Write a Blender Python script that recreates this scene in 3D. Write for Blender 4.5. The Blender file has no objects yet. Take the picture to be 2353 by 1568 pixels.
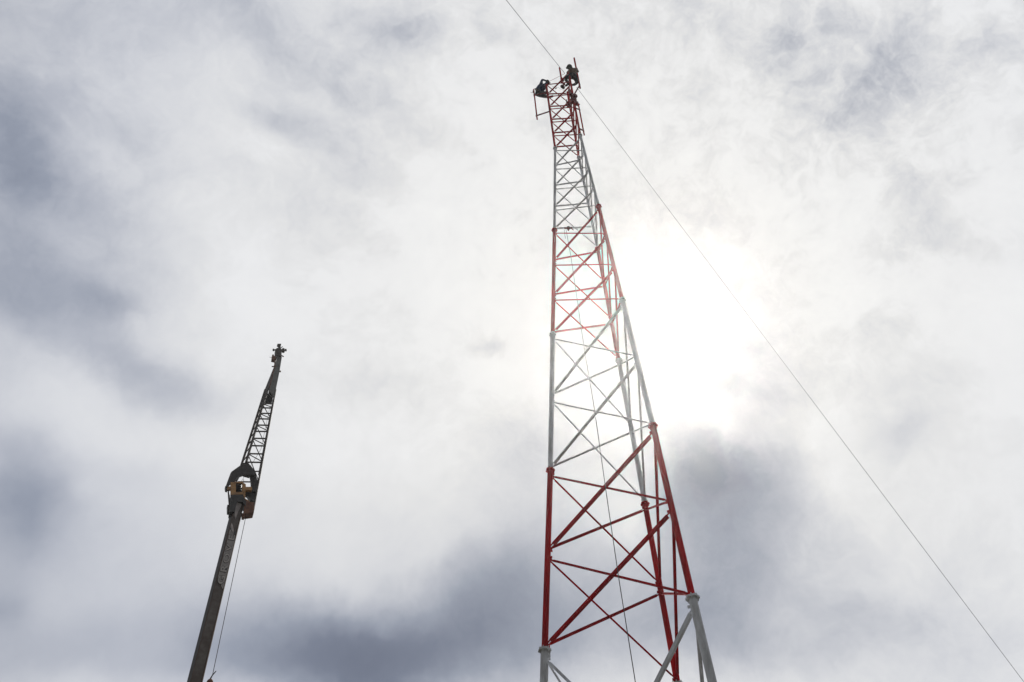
import bpy, math, random
from mathutils import Vector, Matrix
rnd = random.Random(7)
R = math.radians
scene = bpy.context.scene
COL = scene.collection

# ------------------------------------------------------------------ camera
W, H, F = 2353.0, 1568.0, 2152.41            # survey picture size and focal length in its pixels
EYE = 1.6
PITCH, ROLL = R(48.80502), R(-3.08504)
FW = Vector((0, math.cos(PITCH), math.sin(PITCH)))
_u0 = Vector((0, -math.sin(PITCH), math.cos(PITCH)))
RT = Vector((1, 0, 0)) * math.cos(ROLL) + _u0 * math.sin(ROLL)
UP = Vector((1, 0, 0)) * -math.sin(ROLL) + _u0 * math.cos(ROLL)
CAM = Vector((0, 0, EYE))
cd = bpy.data.cameras.new("camera")
cd.sensor_width = 36.0
cd.lens = F / W * 36.0
cd.clip_start, cd.clip_end = 0.1, 3000
cam = bpy.data.objects.new("camera", cd)
m = Matrix((RT, UP, -FW)).transposed().to_4x4()
m.translation = CAM
cam.matrix_world = m
COL.objects.link(cam)
scene.camera = cam


def ray(x, y):
    d = FW * F + RT * (x - W / 2) - UP * (y - H / 2)
    return d.normalized()


def at_z(x, y, z):
    d = ray(x, y)
    return CAM + d * ((z - EYE) / d.z)


def at_hd(x, y, hd):                          # point on the sight line at a horizontal distance
    d = ray(x, y)
    return CAM + d * (hd / math.hypot(d.x, d.y))


def at_dep(x, y, dep):
    d = ray(x, y)
    return CAM + d * (dep / d.dot(FW))


def dep(P):
    return (P - CAM).dot(FW)


# ------------------------------------------------------------------ light, sky, exposure
SUN = ray(1495, 765)
vs = scene.view_settings
vs.view_transform = 'Standard'
vs.look = 'None'
vs.exposure = 0.0
vs.gamma = 1.0
vs.use_curve_mapping = False
sl = bpy.data.lights.new("sun", 'SUN')
sl.energy = 2.4
sl.angle = R(13.5)
sl.color = (1.0, 0.96, 0.9)
sun = bpy.data.objects.new("sun", sl)
sun.rotation_euler = SUN.to_track_quat('Z', 'Y').to_euler()
sun.location = SUN * 80
COL.objects.link(sun)

world = bpy.data.worlds.new("World")
scene.world = world
world.use_nodes = True
NT = world.node_tree
NT.nodes.clear()


def node(t, **kw):
    n = NT.nodes.new(t)
    for k, v in kw.items():
        setattr(n, k, v)
    return n


def lnk(a, b):
    NT.links.new(a, b)


def mth(op, a, b=None, c=None, clamp=False):
    n = node('ShaderNodeMath', operation=op)
    n.use_clamp = clamp
    for i, v in enumerate((a, b, c)):
        if v is None:
            continue
        if isinstance(v, (int, float)):
            n.inputs[i].default_value = v
        else:
            lnk(v, n.inputs[i])
    return n.outputs[0]


def vmth(op, a, b=None, out=0, scale=None):
    n = node('ShaderNodeVectorMath', operation=op)
    for i, v in enumerate((a, b)):
        if v is None:
            continue
        if hasattr(v, 'is_linked'):
            lnk(v, n.inputs[i])
        else:
            n.inputs[i].default_value = v
    if scale is not None:
        if isinstance(scale, (int, float)):
            n.inputs['Scale'].default_value = scale
        else:
            lnk(scale, n.inputs['Scale'])
    return n.outputs[out]


def noise(vec, scale, detail=6, rough=0.55, dist=0.0, out='Fac'):
    n = node('ShaderNodeTexNoise')
    n.inputs['Scale'].default_value = scale
    n.inputs['Detail'].default_value = detail
    n.inputs['Roughness'].default_value = rough
    n.inputs['Distortion'].default_value = dist
    lnk(vec, n.inputs['Vector'])
    return n.outputs[out]


geo = node('ShaderNodeNewGeometry')
DIR = vmth('SCALE', geo.outputs['Incoming'], scale=-1.0)
# ragged cloud edges: the direction is stirred by noise before the cloud masses are looked up
w1 = vmth('SUBTRACT', noise(DIR, 5.0, 5, 0.55, 0, 'Color'), (0.5, 0.5, 0.5))
w2 = vmth('SUBTRACT', noise(DIR, 18.0, 5, 0.6, 0, 'Color'), (0.5, 0.5, 0.5))
DW = vmth('ADD', DIR, vmth('ADD', vmth('SCALE', w1, scale=0.10), vmth('SCALE', w2, scale=0.028)))

# cloud masses: (x, y, rx, ry, turn, amount) as surveyed in the photograph's sky, stored as sky directions
CLOUDS = [
    # the western bank
    (0, 330, 110, 210, 0, -.42), (40, 200, 170, 90, 10, -.12), (150, 450, 150, 70, 25, -.25), (90, 670, 190, 85, 12, -.28),
    (250, 700, 70, 35, 20, -.16), (60, 560, 130, 60, 10, -.12), (200, 30, 420, 130, 5, -.27), (640, 85, 120, 70, 30, -.27),
    (900, 45, 110, 55, 10, -.30), (540, 10, 100, 45, 0, -.14), (650, 280, 110, 36, 15, -.20), (770, 205, 65, 22, 35, -.16),
    (920, 250, 140, 40, 38, -.16), (1140, 78, 42, 30, 0, -.16), (800, 380, 150, 40, 25, -.07),
    (60, 420, 300, 420, 0, -.17), (310, 310, 60, 40, 30, -.10),
    # the northern broken field
    (1595, 22, 45, 30, 60, -.22), (1820, 125, 130, 60, 15, -.24), (1905, 60, 80, 40, 20, -.18), (2065, 180, 90, 55, -25, -.22),
    (2060, 85, 60, 50, -30, -.18), (2280, 95, 70, 60, -30, -.20), (2010, 235, 80, 45, -30, -.10), (1950, 285, 70, 35, 20, -.12),
    (2150, 560, 150, 60, 0, -.16), (2270, 590, 60, 40, 20, -.12), (2110, 450, 70, 70, 60, -.10), (1610, 240, 45, 28, 20, -.11),
    (1240, 295, 60, 40, 0, -.10), (1700, 140, 60, 40, 10, -.12), (2000, 350, 60, 60, 70, -.10), (1400, 40, 120, 60, 10, -.06),
    # low bank on the left
    (335, 835, 150, 52, 28, -.32), (430, 915, 130, 50, 20, -.18), (50, 1135, 130, 110, 0, -.44), (150, 1030, 220, 60, 10, -.16),
    (0, 1370, 80, 60, 0, -.26), (350, 1420, 260, 130, 0, -.20), (120, 1500, 300, 90, 0, -.18), (860, 1490, 250, 95, -6, -.76),
    (1140, 1430, 150, 110, -20, -.42), (760, 1575, 300, 60, 0, -.32), (1000, 1560, 250, 80, 0, -.15), (1190, 1300, 110, 70, -20, -.20),
    (880, 880, 100, 32, 5, -.10), (1140, 795, 48, 20, 5, -.36), (350, 1180, 300, 80, 0, -.06), (1220, 1030, 90, 60, 0, -.12),
    # the dark mass under the sun and the soft field to the right of it
    (1655, 905, 60, 24, 12, -.55), (1690, 805, 60, 50, 0, -.30), (1585, 1085, 85, 105, -10, -.62), (1710, 1140, 125, 95, 35, -.50),
    (1640, 1290, 150, 120, 0, -.42), (1800, 1330, 170, 70, 20, -.24), (1660, 1450, 170, 80, 0, -.22), (1920, 1240, 90, 50, 25, -.18),
    (1340, 1400, 120, 120, 0, -.30), (1440, 1210, 60, 55, 0, .26), (1655, 1005, 45, 26, 35, .35), (1850, 915, 150, 55, 0, -.17),
    (2060, 1015, 95, 36, -15, -.22), (2250, 875, 150, 50, -12, -.12), (2080, 1400, 150, 70, 0, -.14), (2220, 1280, 110, 60, 0, -.10),
    (1850, 1500, 150, 60, 0, -.16), (1640, 1260, 210, 220, -15, -.14), (1470, 1480, 240, 100, 0, -.16), (700, 1470, 220, 80, 0, -.16), (2000, 800, 140, 40, -10, -.08),
    # brighter gaps
    (470, 260, 110, 260, -35, .06), (620, 1230, 330, 90, 3, .10), (760, 620, 300, 200, 0, .05), (1270, 1290, 80, 60, 0, .05),
    (1420, 760, 330, 330, 0, .12), (1900, 720, 420, 120, 0, .05), (520, 1010, 250, 70, 0, .04), (700, 390, 130, 50, 30, .06),
    (820, 1545, 340, 85, 0, -.06), (1800, 690, 130, 190, 0, -.08), (1880, 200, 160, 100, 20, -.08),
    (1225, 760, 100, 180, 0, .16),
    # grid of broad brightness corrections over the sky, not separate clouds
    (0, 70, 120, 115, 0, 0.12), (600, 70, 120, 115, 0, 0.07), (800, 70, 120, 115, 0, 0.06), (950, 70, 120, 115, 0, -0.09), (1100, 70, 120, 115, 0, 0.09), (1600, 70, 120, 115, 0, -0.09),
    (1700, 70, 120, 115, 0, 0.05), (1850, 70, 120, 115, 0, -0.14), (1950, 70, 120, 115, 0, 0.35), (2050, 70, 120, 115, 0, -0.30), (2200, 70, 120, 115, 0, 0.06), (2340, 70, 120, 115, 0, 0.04),
    (200, 264, 120, 115, 0, -0.05), (400, 264, 120, 115, 0, -0.08), (700, 264, 120, 115, 0, -0.07), (1050, 264, 120, 115, 0, 0.07), (1400, 264, 120, 115, 0, 0.11), (1750, 264, 120, 115, 0, 0.15),
    (1900, 264, 120, 115, 0, -0.15), (2100, 264, 120, 115, 0, -0.08), (2200, 264, 120, 115, 0, 0.11), (2340, 264, 120, 115, 0, 0.06), (0, 460, 120, 115, 0, -0.04), (100, 460, 120, 115, 0, 0.03),
    (200, 460, 120, 115, 0, 0.04), (300, 460, 120, 115, 0, -0.06), (500, 460, 120, 115, 0, 0.05), (650, 460, 120, 115, 0, -0.05), (800, 460, 120, 115, 0, -0.17), (900, 460, 120, 115, 0, 0.18),
    (1100, 460, 120, 115, 0, 0.06), (1700, 460, 120, 115, 0, 0.15), (2000, 460, 120, 115, 0, 0.12), (2200, 460, 120, 115, 0, -0.14), (2340, 460, 120, 115, 0, 0.15), (0, 655, 120, 115, 0, -0.09),
    (150, 655, 120, 115, 0, -0.04), (300, 655, 120, 115, 0, -0.13), (600, 655, 120, 115, 0, 0.10), (900, 655, 120, 115, 0, 0.06), (1850, 655, 120, 115, 0, -0.04), (2000, 655, 120, 115, 0, 0.08),
    (2200, 655, 120, 115, 0, 0.04), (2340, 655, 120, 115, 0, 0.19), (0, 850, 120, 115, 0, -0.12), (200, 850, 120, 115, 0, -0.04), (400, 850, 120, 115, 0, 0.06), (550, 850, 120, 115, 0, 0.03),
    (1040, 850, 120, 115, 0, 0.03), (2300, 850, 120, 115, 0, 0.20), (0, 1045, 120, 115, 0, -0.10), (150, 1045, 120, 115, 0, 0.14), (350, 1045, 120, 115, 0, -0.08), (480, 1045, 120, 115, 0, 0.03),
    (700, 1045, 120, 115, 0, 0.05), (800, 1045, 120, 115, 0, 0.04), (1000, 1045, 120, 115, 0, 0.06), (1170, 1045, 120, 115, 0, -0.22), (1750, 1045, 120, 115, 0, -0.13), (1900, 1045, 120, 115, 0, 0.11),
    (2300, 1045, 120, 115, 0, 0.04), (0, 1240, 120, 115, 0, -0.26), (200, 1240, 120, 115, 0, -0.20), (400, 1240, 120, 115, 0, -0.15), (650, 1240, 120, 115, 0, -0.15), (900, 1240, 120, 115, 0, -0.15),
    (1180, 1240, 120, 115, 0, -0.25), (1400, 1240, 120, 115, 0, -0.21), (1660, 1240, 120, 115, 0, 0.05), (1750, 1240, 120, 115, 0, 0.15), (2150, 1240, 120, 115, 0, 0.03), (2300, 1240, 120, 115, 0, 0.04),
    (0, 1470, 120, 115, 0, -0.13), (200, 1470, 120, 115, 0, -0.05), (570, 1470, 120, 115, 0, -0.05), (700, 1470, 120, 115, 0, 0.06), (1000, 1470, 120, 115, 0, 0.07), (1180, 1470, 120, 115, 0, -0.06),
    (1680, 1470, 120, 115, 0, -0.16), (1800, 1470, 120, 115, 0, 0.04), (2000, 1470, 120, 115, 0, -0.14), (2200, 1470, 120, 115, 0, -0.08), (2340, 1470, 120, 115, 0, -0.08), (1300, 70, 120, 115, 0, -0.03),
    (900, 264, 120, 115, 0, -0.04), (1600, 264, 120, 115, 0, -0.06), (1980, 264, 120, 115, 0, 0.03), (450, 655, 120, 115, 0, -0.04), (1850, 850, 120, 115, 0, 0.07), (2050, 850, 120, 115, 0, -0.06),
    (1650, 1045, 120, 115, 0, -0.04), (2050, 1045, 120, 115, 0, -0.05),
]
total = None
for (x, y, rx, ry, turn, amp) in CLOUDS:
    c = ray(x, y)
    s = (ray(x + 5, y) - ray(x - 5, y)).length / 10
    t1 = RT - c * RT.dot(c)
    t1.normalize()
    t2 = t1.cross(c)
    t2.normalize()
    if t2.dot(UP) > 0:
        t2 = -t2                              # t2 runs down the sky
    ca, sa = math.cos(R(turn)), math.sin(R(turn))
    a = (t1 * ca + t2 * sa) / (rx * 1.05 * s)
    b = (t2 * ca - t1 * sa) / (ry * 1.05 * s)
    u = vmth('DOT_PRODUCT', DW, tuple(a), out=1)
    v = vmth('DOT_PRODUCT', DW, tuple(b), out=1)
    l2 = mth('MULTIPLY_ADD', u, u, mth('MULTIPLY', v, v))
    g = mth('POWER', 0.42, l2)
    total = mth('MULTIPLY', g, amp) if total is None else mth('MULTIPLY_ADD', g, amp, total)

# fine structure, stronger higher up where the cloud is broken, softer towards the horizon
sep = node('ShaderNodeSeparateXYZ')
lnk(DIR, sep.inputs[0])
mr = node('ShaderNodeMapRange')
mr.inputs['From Min'].default_value = 0.62
mr.inputs['From Max'].default_value = 0.80
mr.inputs['To Min'].default_value = 0.30
mr.inputs['To Max'].default_value = 1.0
lnk(sep.outputs['Z'], mr.inputs['Value'])
fine_amt = mr.outputs[0]
n1 = mth('SUBTRACT', noise(DW, 7.0, 7, 0.58), 0.5)
n2 = mth('SUBTRACT', noise(DW, 22.0, 7, 0.62), 0.5)
n3 = mth('SUBTRACT', noise(DW, 60.0, 8, 0.66, 0.4), 0.5)
# cottony rims: folded noise gives the crisp bright edges of broken cloud
fold = mth('ABSOLUTE', mth('SUBTRACT', noise(DW, 11.0, 8, 0.60, 0.6), 0.5))
fine = mth('ADD', mth('ADD', mth('MULTIPLY', n1, 0.50), mth('MULTIPLY', n2, 0.52)), mth('ADD', mth('MULTIPLY', n3, 0.44), mth('MULTIPLY', mth('SUBTRACT', 0.07, fold), 0.75)))
mr2 = node('ShaderNodeMapRange')
mr2.inputs['From Min'].default_value = -0.30
mr2.inputs['From Max'].default_value = 0.22
mr2.inputs['To Min'].default_value = 0.42
mr2.inputs['To Max'].default_value = 1.3
lnk(sep.outputs['X'], mr2.inputs['Value'])
detail = mth('MULTIPLY', fine, mth('MULTIPLY', fine_amt, mr2.outputs[0]))
base = mth('ADD', mth('ADD', total, 0.835), detail)
# the veiled sun: light spread through the cloud round its place
cosang = vmth('DOT_PRODUCT', DIR, tuple(SUN), out=1)
ang = mth('ARCCOSINE', mth('MINIMUM', cosang, 1.0))
core = mth('POWER', 0.37, mth('POWER', mth('DIVIDE', ang, R(5.6)), 2.0))
halo = mth('POWER', 0.37, mth('DIVIDE', ang, R(17)))
thick = mth('POWER', 0.37, mth('POWER', mth('DIVIDE', ang, R(7.2)), 3.0))  # sky darkened round the sun to offset the added glare glow
lum = mth('SUBTRACT', mth('ADD', base, mth('MULTIPLY', halo, 0.20)), mth('MULTIPLY', thick, 0.45))
ramp = node('ShaderNodeValToRGB')
lnk(mth('DIVIDE', mth('ADD', lum, 0.4), 1.8), ramp.inputs[0])


def s2l(c):
    return tuple(((v / 255) / 12.92 if v <= 10 else (((v / 255) + 0.055) / 1.055) ** 2.4) for v in c) + (1,)


cr = ramp.color_ramp
cr.interpolation = 'LINEAR'
stops = [(-.4, (100, 107, 124)), (-.05, (122, 129, 145)), (0.25, (157, 163, 176)), (0.5, (192, 195, 203)), (0.72, (221, 222, 225)), (0.88, (236, 236, 236)), (1.0, (245, 245, 245)), (1.4, (255, 255, 254))]
stops = [((p_ + .4) / 1.8, c_) for p_, c_ in stops]
cr.elements[0].position, cr.elements[0].color = stops[0][0], s2l(stops[0][1])
cr.elements[1].position, cr.elements[1].color = stops[-1][0], s2l(stops[-1][1])
for p_, c_ in stops[1:-1]:
    e = cr.elements.new(p_)
    e.color = s2l(c_)
hot = node('ShaderNodeMixRGB', blend_type='ADD')
hot.inputs[0].default_value = 1.0
tint = node('ShaderNodeMixRGB', blend_type='MIX')
tint.inputs[1].default_value = (0.985, 0.998, 1.03, 1)
tint.inputs[2].default_value = (1.003, 1.0, 0.985, 1)
tr = node('ShaderNodeMapRange')
tr.inputs['From Min'].default_value = R(34)
tr.inputs['From Max'].default_value = R(10)
lnk(ang, tr.inputs['Value'])
lnk(tr.outputs[0], tint.inputs[0])
tm = node('ShaderNodeMixRGB', blend_type='MULTIPLY')
tm.inputs[0].default_value = 1.0
lnk(ramp.outputs[0], tm.inputs[1])
lnk(tint.outputs[0], tm.inputs[2])
lnk(tm.outputs[0], hot.inputs[1])
glow = node('ShaderNodeMixRGB', blend_type='MULTIPLY')
glow.inputs[0].default_value = 1.0
glow.inputs[1].default_value = (1.0, 0.985, 0.95, 1)
cmb = node('ShaderNodeCombineColor')
cg = mth('MULTIPLY', core, 0.02)
for i in range(3):
    lnk(cg, cmb.inputs[i])
lnk(cmb.outputs[0], glow.inputs[2])
lnk(glow.outputs[0], hot.inputs[2])
# clear-sky blue that the cloud deck lets through
sky = node('ShaderNodeTexSky', sky_type='NISHITA')
sky.sun_disc = False
sky.sun_elevation = math.asin(SUN.z)
sky.sun_rotation = math.atan2(SUN.x, SUN.y)
bg_sky = node('ShaderNodeBackground')
bg_sky.inputs[1].default_value = 0.08
lnk(sky.outputs[0], bg_sky.inputs[0])
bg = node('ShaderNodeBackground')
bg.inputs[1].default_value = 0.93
# unseen sky away from the sun is dimmed to darken the objects
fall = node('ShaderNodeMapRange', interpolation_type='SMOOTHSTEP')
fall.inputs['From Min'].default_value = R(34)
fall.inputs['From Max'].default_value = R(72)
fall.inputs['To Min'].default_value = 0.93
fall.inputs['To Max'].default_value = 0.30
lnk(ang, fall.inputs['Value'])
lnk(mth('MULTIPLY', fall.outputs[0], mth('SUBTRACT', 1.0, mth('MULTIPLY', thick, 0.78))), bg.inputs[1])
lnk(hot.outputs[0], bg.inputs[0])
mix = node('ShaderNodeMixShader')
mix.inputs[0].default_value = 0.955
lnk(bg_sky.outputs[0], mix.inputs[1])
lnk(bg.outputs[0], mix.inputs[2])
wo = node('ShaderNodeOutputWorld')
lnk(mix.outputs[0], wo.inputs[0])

# ------------------------------------------------------------------ materials


def mat(name, col, col2=None, rough=0.55, metal=0.0, scale=6.0, streak=False, amount=0.5, spec=0.4):
    mm = bpy.data.materials.new(name)
    mm.use_nodes = True
    nt = mm.node_tree
    b = nt.nodes['Principled BSDF']
    b.inputs['Roughness'].default_value = rough
    b.inputs['Metallic'].default_value = metal
    b.inputs['Specular IOR Level'].default_value = spec
    col2 = col2 or tuple(c * 0.6 for c in col)
    tc = nt.nodes.new('ShaderNodeTexCoord')
    mp = nt.nodes.new('ShaderNodeMapping')
    mp.inputs['Scale'].default_value = (1, 1, 0.18) if streak else (1, 1, 1)
    nt.links.new(tc.outputs['Object'], mp.inputs[0])
    nz = nt.nodes.new('ShaderNodeTexNoise')
    nz.inputs['Scale'].default_value = scale
    nz.inputs['Detail'].default_value = 8
    nz.inputs['Roughness'].default_value = 0.65
    nt.links.new(mp.outputs[0], nz.inputs[0])
    rp = nt.nodes.new('ShaderNodeValToRGB')
    rp.color_ramp.elements[0].position = 0.38
    rp.color_ramp.elements[1].position = 0.38 + 0.5 * amount
    rp.color_ramp.elements[0].color = (*col2, 1)
    rp.color_ramp.elements[1].color = (*col, 1)
    nt.links.new(nz.outputs['Fac'], rp.inputs[0])
    nt.links.new(rp.outputs[0], b.inputs['Base Color'])
    bp = nt.nodes.new('ShaderNodeBump')
    bp.inputs['Strength'].default_value = 0.15
    bp.inputs['Distance'].default_value = 0.01
    nt.links.new(nz.outputs['Fac'], bp.inputs['Height'])
    nt.links.new(bp.outputs[0], b.inputs['Normal'])
    return mm


RED = mat("red_paint", (0.60, 0.006, 0.014), (0.34, 0.008, 0.013), 0.6, scale=5, streak=True, amount=.4, spec=.06)
WHITE = mat("white_paint", (0.76, 0.785, 0.83), (0.52, 0.53, 0.55), 0.6, scale=5, streak=True, amount=.35, spec=.15)
GALV = mat("galvanised_steel", (0.42, 0.42, 0.42), (0.24, 0.24, 0.24), 0.5, 0.6)
DARK = mat("dark_steel", (0.055, 0.055, 0.052), (0.035, 0.024, 0.018), 0.5, 0.2, scale=3)
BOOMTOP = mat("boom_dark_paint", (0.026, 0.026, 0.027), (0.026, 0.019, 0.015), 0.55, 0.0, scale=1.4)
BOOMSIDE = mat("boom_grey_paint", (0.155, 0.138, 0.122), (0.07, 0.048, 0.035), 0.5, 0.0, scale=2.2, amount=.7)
RUSTBOOM = mat("boom_rusty_paint", (0.13, 0.085, 0.06), (0.085, 0.05, 0.036), 0.65, 0.0, scale=1.6)
YELLOW = mat("crane_yellow", (0.52, 0.28, 0.085), (0.30, 0.15, 0.06), 0.5, 0.0, scale=3)
RUST = mat("rusty_brown", (0.24, 0.10, 0.05), (0.12, 0.05, 0.03), 0.75, 0.0, scale=4)
BLACK = mat("black_grease_and_shade", (0.015, 0.015, 0.015), (0.03, 0.025, 0.02), 0.4)
LATTICE = mat("jib_dark_paint", (0.06, 0.05, 0.042), (0.04, 0.025, 0.02), 0.55, 0.1, scale=4)
PANEL = mat("decal_panel", (0.32, 0.30, 0.285), (0.24, 0.22, 0.21), 0.5, scale=4)
LETTER = mat("decal_letter", (0.50, 0.47, 0.44), (0.36, 0.33, 0.31), 0.5, scale=6)
OUTLINE = mat("decal_outline", (0.05, 0.045, 0.045), (0.05, 0.045, 0.045), 0.5)
ROPE = mat("grey_rope", (0.14, 0.14, 0.14), (0.09, 0.09, 0.09), 0.8)
PALEROPE = mat("pale_rope", (0.25, 0.24, 0.23), (0.2, 0.19, 0.18), 0.8)
REDROPE = mat("red_cord", (0.35, 0.03, 0.05), (0.25, 0.03, 0.04), 0.8)
NAVY = mat("navy_cloth", (0.055, 0.088, 0.185), (0.036, 0.058, 0.12), 0.9, scale=20)
TROUSER = mat("dark_trousers", (0.022, 0.026, 0.035), (0.014, 0.017, 0.024), 0.9, scale=20)
TEAL = mat("work_trousers", (0.04, 0.062, 0.075), (0.025, 0.036, 0.046), 0.9, scale=20)
BROWN = mat("brown_jacket", (0.15, 0.085, 0.058), (0.09, 0.052, 0.038), 0.9, scale=20)
HOODM = mat("green_grey_cloth", (0.055, 0.070, 0.065), (0.03, 0.04, 0.037), 0.9, scale=25)
STRAP = mat("harness_strap", (0.16, 0.13, 0.11), (0.1, 0.08, 0.07), 0.8, scale=30)
SKIN = mat("skin", (0.24, 0.13, 0.085), (0.19, 0.10, 0.065), 0.6, scale=30)
BOOT = mat("boot_leather", (0.03, 0.018, 0.015), (0.018, 0.012, 0.01), 0.7, scale=20)
HAIR = mat("dark_hair", (0.015, 0.012, 0.010), (0.01, 0.008, 0.007), 0.8, scale=40)
MAROON = mat("maroon_bracket", (0.24, 0.012, 0.02), (0.12, 0.01, 0.015), 0.6, scale=6)
GROUND = mat("dry_earth", (0.085, 0.075, 0.055), (0.05, 0.05, 0.03), 0.95, scale=0.35)
CONCRETE = mat("concrete", (0.34, 0.33, 0.31), (0.24, 0.23, 0.22), 0.9, scale=3)
RUBBER = mat("tyre_rubber", (0.02, 0.02, 0.02), (0.03, 0.03, 0.03), 0.8)

# ------------------------------------------------------------------ mesh helpers


class MB:
    def __init__(self):
        self.v, self.f, self.mi = [], [], []

    def add(self, vs_, fs, mi=0):
        o = len(self.v)
        self.v += [tuple(p) for p in vs_]
        self.f += [tuple(i + o for i in q) for q in fs]
        self.mi += [mi] * len(fs)
        return self

    def hexa(self, p, mi=0):                  # 8 points: bottom ring, top ring
        return self.add(p, [(3, 2, 1, 0), (4, 5, 6, 7), (0, 1, 5, 4), (1, 2, 6, 5), (2, 3, 7, 6), (3, 0, 4, 7)], mi)

    def bar(self, a, b, w, t, n, off=(0, 0), mi=0):   # rectangular bar, t along n, w across
        a, b, n = Vector(a), Vector(b), Vector(n)
        d = (b - a).normalized()
        n = (n - d * n.dot(d)).normalized()
        s = d.cross(n)
        c = s * off[0] + n * off[1]
        q = []
        for P in (a, b):
            for (i, j) in ((-1, -1), (1, -1), (1, 1), (-1, 1)):
                q.append(P + c + s * (w / 2 * i) + n * (t / 2 * j))
        return self.hexa(q, mi)

    def angle(self, a, b, w, n, t=0.008, flip=1, out=1):  # L-profile: one flange in the face, one standing out along n
        self.bar(a, b, w, t, n)
        a, b, n = Vector(a), Vector(b), Vector(n).normalized()
        d = (b - a).normalized()
        n2 = (n - d * n.dot(d)).normalized()
        s = d.cross(n2)
        o = s * ((w / 2 - t / 2) * flip) + n2 * ((w / 2 + t * 0.51) * out)
        return self.bar(a + o, b + o, t, w, n2)

    def tube(self, pts, r, k=12, mi=0):
        pts = [Vector(p) for p in pts]
        rs = r if isinstance(r, (list, tuple)) else [r] * len(pts)
        vs_, fs = [], []
        ref = None
        for i, P in enumerate(pts):
            d = (pts[min(i + 1, len(pts) - 1)] - pts[max(i - 1, 0)]).normalized()
            if ref is None:
                ref = d.orthogonal().normalized()
            ref = (ref - d * ref.dot(d)).normalized()
            s = d.cross(ref)
            for j in range(k):
                an = 2 * math.pi * j / k
                vs_.append(P + (ref * math.cos(an) + s * math.sin(an)) * rs[i])
        for i in range(len(pts) - 1):
            for j in range(k):
                fs.append((i * k + j, i * k + (j + 1) % k, (i + 1) * k + (j + 1) % k, (i + 1) * k + j))
        fs.append(tuple(range(k))[::-1])
        fs.append(tuple((len(pts) - 1) * k + j for j in range(k)))
        return self.add(vs_, fs, mi)

    def prism(self, pts, ext, mi=0):          # polygon of 3-D points pushed along a vector
        ext = Vector(ext)
        n = len(pts)
        a = [Vector(p) for p in pts]
        return self.add(a + [p + ext for p in a], [tuple(range(n))[::-1], tuple(range(n, 2 * n))] +
                        [(i, (i + 1) % n, n + (i + 1) % n, n + i) for i in range(n)], mi)

    def ball(self, c, rx, ry, rz, frame=None, nu=16, nv=10, mi=0):
        c = Vector(c)
        fx, fy, fz = frame or (Vector((1, 0, 0)), Vector((0, 1, 0)), Vector((0, 0, 1)))
        vs_, fs = [], []
        for i in range(nv + 1):
            th = math.pi * i / nv
            for j in range(nu):
                ph = 2 * math.pi * j / nu
                vs_.append(c + fx * (rx * math.sin(th) * math.cos(ph)) + fy * (ry * math.sin(th) * math.sin(ph)) + fz * (rz * math.cos(th)))
        for i in range(nv):
            for j in range(nu):
                fs.append((i * nu + j, i * nu + (j + 1) % nu, (i + 1) * nu + (j + 1) % nu, (i + 1) * nu + j))
        return self.add(vs_, fs, mi)

    def build(self, name, mats, parent=None, smooth=True, auto=35):
        me = bpy.data.meshes.new(name)
        me.from_pydata(self.v, [], self.f)
        for m_ in (mats if isinstance(mats, (list, tuple)) else [mats]):
            me.materials.append(m_)
        me.polygons.foreach_set('material_index', self.mi)
        me.validate()
        me.update()
        import bmesh
        bm = bmesh.new()
        bm.from_mesh(me)
        bmesh.ops.recalc_face_normals(bm, faces=bm.faces)
        bm.to_mesh(me)
        bm.free()
        if smooth:
            for pl in me.polygons:
                pl.use_smooth = True
            me.set_sharp_from_angle(angle=R(auto))
        o = bpy.data.objects.new(name, me)
        COL.objects.link(o)
        if parent is not None:
            o.parent = parent
            o.matrix_parent_inverse = WORLD_INV(parent)
        return o


def WORLD_INV(o):
    mt = Matrix.Translation(o.location)
    p = o.parent
    if p is not None:
        mt = Matrix.Translation(p.location) @ o.matrix_parent_inverse @ mt
    return mt.inverted()


def tag(o, label, cat, group=None, kind=None):
    if kind:
        o['kind'] = kind
    if label:
        o['label'] = label
    if cat:
        o['category'] = cat
    if group:
        o['group'] = group
    return o


def empty(name, loc, parent=None):
    o = bpy.data.objects.new(name, None)
    o.location = loc
    o.empty_display_size = 0.3
    COL.objects.link(o)
    if parent is not None:
        o.parent = parent
        o.matrix_parent_inverse = WORLD_INV(parent)
    return o


# ------------------------------------------------------------------ ground
g = MB()
k = 96
ring = [(0, 0, 0)]
rads = [6, 15, 30, 60, 120, 260]
fs = []
for i, r_ in enumerate(rads):
    for j in range(k):
        an = 2 * math.pi * j / k
        ring.append((r_ * math.cos(an), r_ * math.sin(an), rnd.uniform(-.05, .05) * min(1, r_ / 40) - 0.03))
for j in range(k):
    fs.append((0, 1 + j, 1 + (j + 1) % k))
for i in range(len(rads) - 1):
    for j in range(k):
        a = 1 + i * k
        b = a + k
        fs.append((a + j, b + j, b + (j + 1) % k, a + (j + 1) % k))
g.add(ring, fs)
tag(g.build('ground', GROUND), None, None, kind='structure')

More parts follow.
